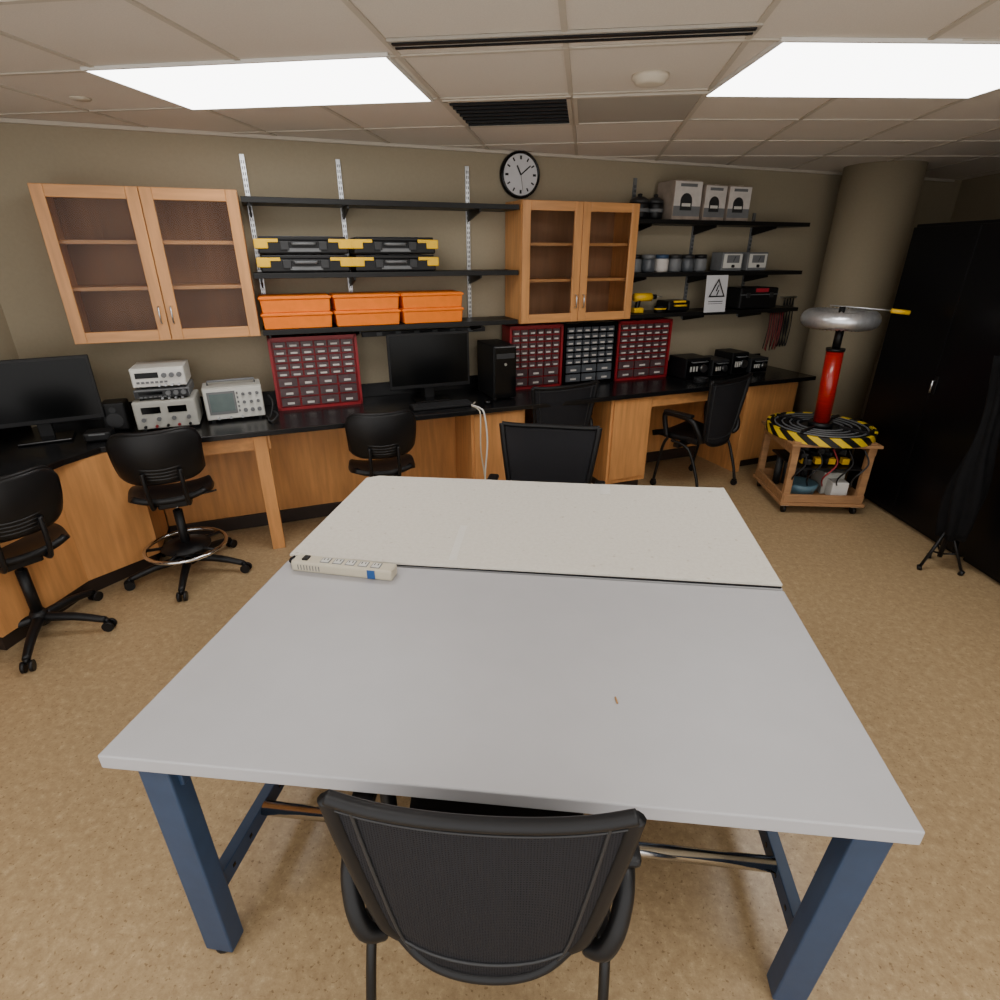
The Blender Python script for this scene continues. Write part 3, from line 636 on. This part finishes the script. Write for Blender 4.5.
# ---------------------------------------------------------------- poly shell task stools
def stool(loc,rz,seatz,ring=True,base_rot=0,backh=.30,BR=.29):
    r=root('drafting_stool' if ring else 'task_chair',loc,rz)
    sz=seatz
    for i in range(5):
        a=math.radians(base_rot-rz+72*i); dx,dy=math.cos(a),math.sin(a)
        tube(r,'base_arm_%d'%(i+1),[(dx*.03,dy*.03,.105),(dx*BR*.55,dy*BR*.55,.095),(dx*BR,dy*BR,.062)],lambda t:.026-.008*t,blk,seg=10)
        px,py=-dy,dx; B2=BR+.01
        for s in(-1,1):
            o=.017*s; cyl(r,'caster_%d_%d'%(i+1,s+2),(dx*B2+px*(o-.008),dy*B2+py*(o-.008),.028),(dx*B2+px*(o+.008),dy*B2+py*(o+.008),.028),.028,blk,20)
        cyl(r,'caster_stem_%d'%(i+1),(dx*(BR+.005),dy*(BR+.005),.04),(dx*(BR+.005),dy*(BR+.005),.07),.01,blk,12)
    lathe(r,'hub',[(.04,.07),(.045,.09),(.04,.13),(.03,.15),(.001,.15)],blk)
    cyl(r,'gas_sleeve',(0,0,.13),(0,0,sz-.14),.026,blk); cyl(r,'gas_piston',(0,0,sz-.16),(0,0,sz-.05),.014,chrome)
    if ring:
        rz_=.19
        tube(r,'foot_ring',[(math.cos(t*math.pi/24)*.225,math.sin(t*math.pi/24)*.225,rz_) for t in range(48)],.012,chrome,smooth=False,closed=True)
        lathe(r,'ring_hub',[(.04,rz_-.03),(.14,rz_-.005),(.14,rz_+.005),(.04,rz_+.03)],blk)
        for i in range(5):
            a=math.radians(30+72*i); tube(r,'ring_spoke_%d'%(i+1),[(0,0,rz_),(math.cos(a)*.225,math.sin(a)*.225,rz_)],.010,blk,smooth=False,seg=8)
    box(r,'mechanism',(0,-.02,sz-.055),(.16,.22,.045),blk,.01)
    tube(r,'height_lever',[(.06,0,sz-.055),(.15,.0,sz-.06),(.23,.01,sz-.055)],.006,blk)
    def S(a,b):
        s=a*2-1; t=b*2-1
        k=(1-.18*t*t*s*s); x=s*.22*k; y=t*.205*k
        return Vector((x,y,sz-.025+.03*s*s+ (.025*t*t if t<0 else -.035*t*t)))
    surf(r,'seat_shell',S,18,18,blk,.035)
    zb=sz+.12; zt=zb+backh
    def Bk(a,b):
        s=a*2-1; t=b
        hw=.205+.015*t-.02*max(0,t-.85)/.15
        zz=zb+(zt-zb)*t
        zz-= (.035*s**8*max(0,t-.5)*2) - (.045*s**6*max(0,.5-t)*2)
        y=-.235-.06*t+.085*s*s-.03*math.sin(math.pi*t)
        return Vector((s*hw,y,zz))
    surf(r,'back_shell',Bk,24,16,blk,.016)
    tube(r,'back_rim',[Bk(t/16,1) for t in range(17)],.010,blk,seg=8)
    for k in range(4):
        t=.10+.07*k
        tube(r,'back_slot_%d'%(k+1),[Bk(.10+.80*i/10,t)+Vector((0,-.008,0.03*(((i-5)/5)**2))) for i in range(11)],.0045,dgrey,seg=6)
    tube(r,'back_post_left',[(-.09,-.10,sz-.05),(-.09,-.22,sz-.02),(-.09,-.265,sz+.10),(-.09,-.27,sz+.2)],.012,blk,flat=1.2)
    tube(r,'back_post_right',[(.09,-.10,sz-.05),(.09,-.22,sz-.02),(.09,-.265,sz+.10),(.09,-.27,sz+.2)],.012,blk,flat=1.2)
    return r
stool((-2.35,2.76,0),34,.57,True,base_rot=8,BR=.33)
stool((-2.72,2.07,0),62,.53,False,base_rot=15,BR=.31)
c=W(1.54,.64); stool((c.x,c.y,0),WA-4,.52,False,base_rot=20)

# ---------------------------------------------------------------- tesla coil on cart
cart=root('equipment_cart',(1.87,4.50,0),4)
S_=.29
for i,(sx,sy) in enumerate(((-1,-1),(1,-1),(1,1),(-1,1))):
    box(cart,'post_%d'%(i+1),(sx*(S_-.02),sy*(S_-.02),.33),(.05,.04,.49),plym,.002)
    cyl(cart,'caster_%d'%(i+1),(sx*(S_-.03)-.012,sy*(S_-.03),.03),(sx*(S_-.03)+.012,sy*(S_-.03),.03),.03,blk,20)
    box(cart,'caster_plate_%d'%(i+1),(sx*(S_-.03),sy*(S_-.03),.065),(.06,.05,.012),steel,.001)
box(cart,'bottom_shelf',(0,0,.085),(2*S_+.04,2*S_+.04,.025),plym,.002)
for k,z in(('lower',.13),('upper',.51)):
    for s,n in((-1,'front'),(1,'rear')):
        if k=='lower' or n=='rear': box(cart,'%s_rail_%s'%(k,n),(0,s*S_,z),(2*S_,.02,.06),plym,.002)
        box(cart,'%s_rail_side_%s'%(k,n),(s*S_,0,z),(.02,2*S_,.06),plym,.002)
box(cart,'top_deck',(0,0,.555),(2*S_+.06,2*S_+.06,.02),plym,.002)
box(cart,'transformer_box',(.14,-.02,.19),(.16,.2,.18),grey,.006); box(cart,'battery_box',(.15,-.17,.17),(.12,.10,.13),white,.006)
lathe(cart,'blue_tub',[(.09,.1),(.11,.16),(.12,.2),(.1,.2),(.001,.19)],M('blue_grey_tub','#54727f',.4),c=(-.10,-.12,0))
for i in range(6):
    cyl(cart,'capacitor_%d'%(i+1),(-.2+.07*i,.1,.10),(-.2+.07*i,.1,.34),.028,dgrey,16)
box(cart,'terminal_board',(0,-.05,.36),(.50,.44,.015),blk,.002); boxes(cart,'yellow_blocks',[((-.15+.1*i,-.18,.40),(.05,.05,.045)) for i in range(4)],yellow,.003)
boxes(cart,'cable_mass',[((random.uniform(-.2,.2),random.uniform(-.24,.1),random.uniform(.40,.49)),(.10,.06,.05),(0,0,random.uniform(0,90))) for i in range(18)],blk,.01)
for i in range(5):
    x=-.22+.11*i; tube(cart,'wire_%d'%(i+1),[(x,-.27,.52),(x+.03,-.315,.42),(x-.04,-.30,.3),(x+.02,-.2,.2)],.006,(blk,blk,redm,blk,dgrey)[i],n=5,seg=6)
tc=root('tesla_coil',(1.87,4.50,.566),4)
def ringmesh(par,name,r0,r1,z0,z1,m,seg=64):
    V=[];F=[]
    for rr,z in((r0,z0),(r1,z0),(r1,z1),(r0,z1)):
        for k in range(seg): a=2*math.pi*k/seg; V.append((rr*math.cos(a),rr*math.sin(a),z))
    for i in range(4):
        for k in range(seg): F.append((i*seg+k,i*seg+(k+1)%seg,((i+1)%4)*seg+(k+1)%seg,((i+1)%4)*seg+k))
    return mk(par,name,V,F,m)
ringmesh(tc,'hazard_ring',.36,.38,.0,.065,haz)
cyl(tc,'ring_deck',(0,0,.002),(0,0,.05),.36,blk,64)
for i in range(7): tube(tc,'primary_turn_%d'%(i+1),[(math.cos(t*math.pi/16)*(.16+.027*i),math.sin(t*math.pi/16)*(.16+.027*i),.062) for t in range(32)],.006,blk if i%2 else mgrey,smooth=False,closed=True,seg=6)
for i in range(4):
    a=math.pi/4+i*math.pi/2; box(tc,'turn_support_%d'%(i+1),(math.cos(a)*.24,math.sin(a)*.24,.068),(.2,.02,.03),blk,.001,rot=(0,0,math.degrees(a)))
cyl(tc,'coil_base',(0,0,.05),(0,0,.09),.085,blk,32)
cyl(tc,'secondary_coil',(0,0,.09),(-.02,0,.62),.058,redcoil,40)
cyl(tc,'coil_cap',(-.02,0,.62),(-.02,0,.64),.064,blk,32)
cyl(tc,'top_post',(-.02,0,.63),(-.02,0,.80),.028,blk,20)
N=96;seg=16;V=[];F=[]
for i in range(N):
    a=2*math.pi*i/N; rm=.060+(.005 if i%2 else -.004)
    for k in range(seg):
        b=2*math.pi*k/seg; R_=.190+rm*math.cos(b); V.append((R_*math.cos(a)-.04,R_*math.sin(a),.845+rm*math.sin(b)))
for i in range(N):
    for k in range(seg): F.append((i*seg+k,((i+1)%N)*seg+k,((i+1)%N)*seg+(k+1)%seg,i*seg+(k+1)%seg))
mk(tc,'ribbed_toroid',V,F,ducta,smooth=True)
cyl(tc,'toroid_disc',(-.04,0,.805),(-.04,0,.817),.15,mgrey,48)
cyl(tc,'top_knob',(-.04,0,.815),(-.04,0,.93),.02,blk,16)
tube(tc,'breakout_rod',[(-.12,.02,.935),(.20,-.05,.915),(.32,-.08,.905)],.006,steel,smooth=False,seg=8)
tube(tc,'rod_handle',[(.26,-.067,.909),(.37,-.095,.898)],.016,yellow,smooth=False,seg=10)

# ---------------------------------------------------------------- black storage cabinets
def tallcab(p1,p2,depth=.5,h=2.03):
    p1=Vector(p1);p2=Vector(p2); c=(p1+p2)/2; d=(p2-p1); w=d.length; ang=math.degrees(math.atan2(d.y,d.x))
    r=root('storage_cabinet',(c.x,c.y,0),ang)
    box(r,'body',(0,depth/2,h/2+.02),(w,depth-.02,h-.04),cabm,.004)
    box(r,'plinth',(0,depth/2+.02,.02),(w-.02,depth-.06,.04),blk,.001)
    for s,n in((-1,'left'),(1,'right')):
        box(r,'door_%s'%n,(s*w/4,.0,h/2+.02),(w/2-.006,.018,h-.08),cabm,.003)
    box(r,'handle_plate',(.03,-.012,1.02),(.03,.008,.12),blk,.002); tube(r,'handle_lever',[(.03,-.02,1.05),(.03,-.035,1.05),(.03,-.035,.97)],.007,steel,smooth=False,seg=8)
    return r
tallcab((2.31,4.80),(2.51,3.62)); tallcab((2.514,3.60),(2.71,2.44))

# ---------------------------------------------------------------- light stand / tripod
t=root('tripod_stand',(2.335,3.47,0))
for i in range(3):
    a=math.radians(200+120*i); dx,dy=math.cos(a),math.sin(a)
    tube(t,'leg_%d'%(i+1),[(0,0,.30),(dx*.13,dy*.13,.02)],.009,blk,smooth=False,seg=8); tube(t,'brace_%d'%(i+1),[(0,0,.1),(dx*.08,dy*.08,.13)],.006,blk,smooth=False,seg=6)
    cyl(t,'foot_%d'%(i+1),(dx*.125,dy*.125,0),(dx*.135,dy*.135,.03),.014,blk,12)
cyl(t,'lower_column',(0,0,.08),(0,0,.95),.014,blk); cyl(t,'upper_column',(0,0,.9),(0,0,1.5),.010,blk)
def Cl(a,b):
    an=a*2*math.pi; z=.22+b*1.1; rr=(.060+.02*math.sin(b*7))*(1+.3*math.sin(an*5+b*9))
    return Vector((rr*math.cos(an)+.02,rr*math.sin(an),z))
surf(t,'folded_softbox_cloth',Cl,48,20,cloth,.004)
box(t,'lamp_head',(0,0,1.50),(.12,.14,.12),blk,.01); lathe(t,'lamp_reflector',[(.03,1.50),(.05,1.56),(.07,1.62)],blk)

# ---------------------------------------------------------------- world + camera
w=bpy.data.worlds.new('world'); SC.world=w; w.use_nodes=True; w.node_tree.nodes['Background'].inputs[0].default_value=(1,.97,.94,1); w.node_tree.nodes['Background'].inputs[1].default_value=2.0  # uniform world light added as fill, entering through the open rear of the room
cam=bpy.data.cameras.new('camera'); co=bpy.data.objects.new('camera',cam); COL.objects.link(co); SC.camera=co
cam.sensor_width=36; cam.lens=36*560/1000; cam.clip_start=.02
co.location=(0,0,1.85); co.rotation_euler=(math.pi/2-math.atan(248/560),0,math.radians(8))
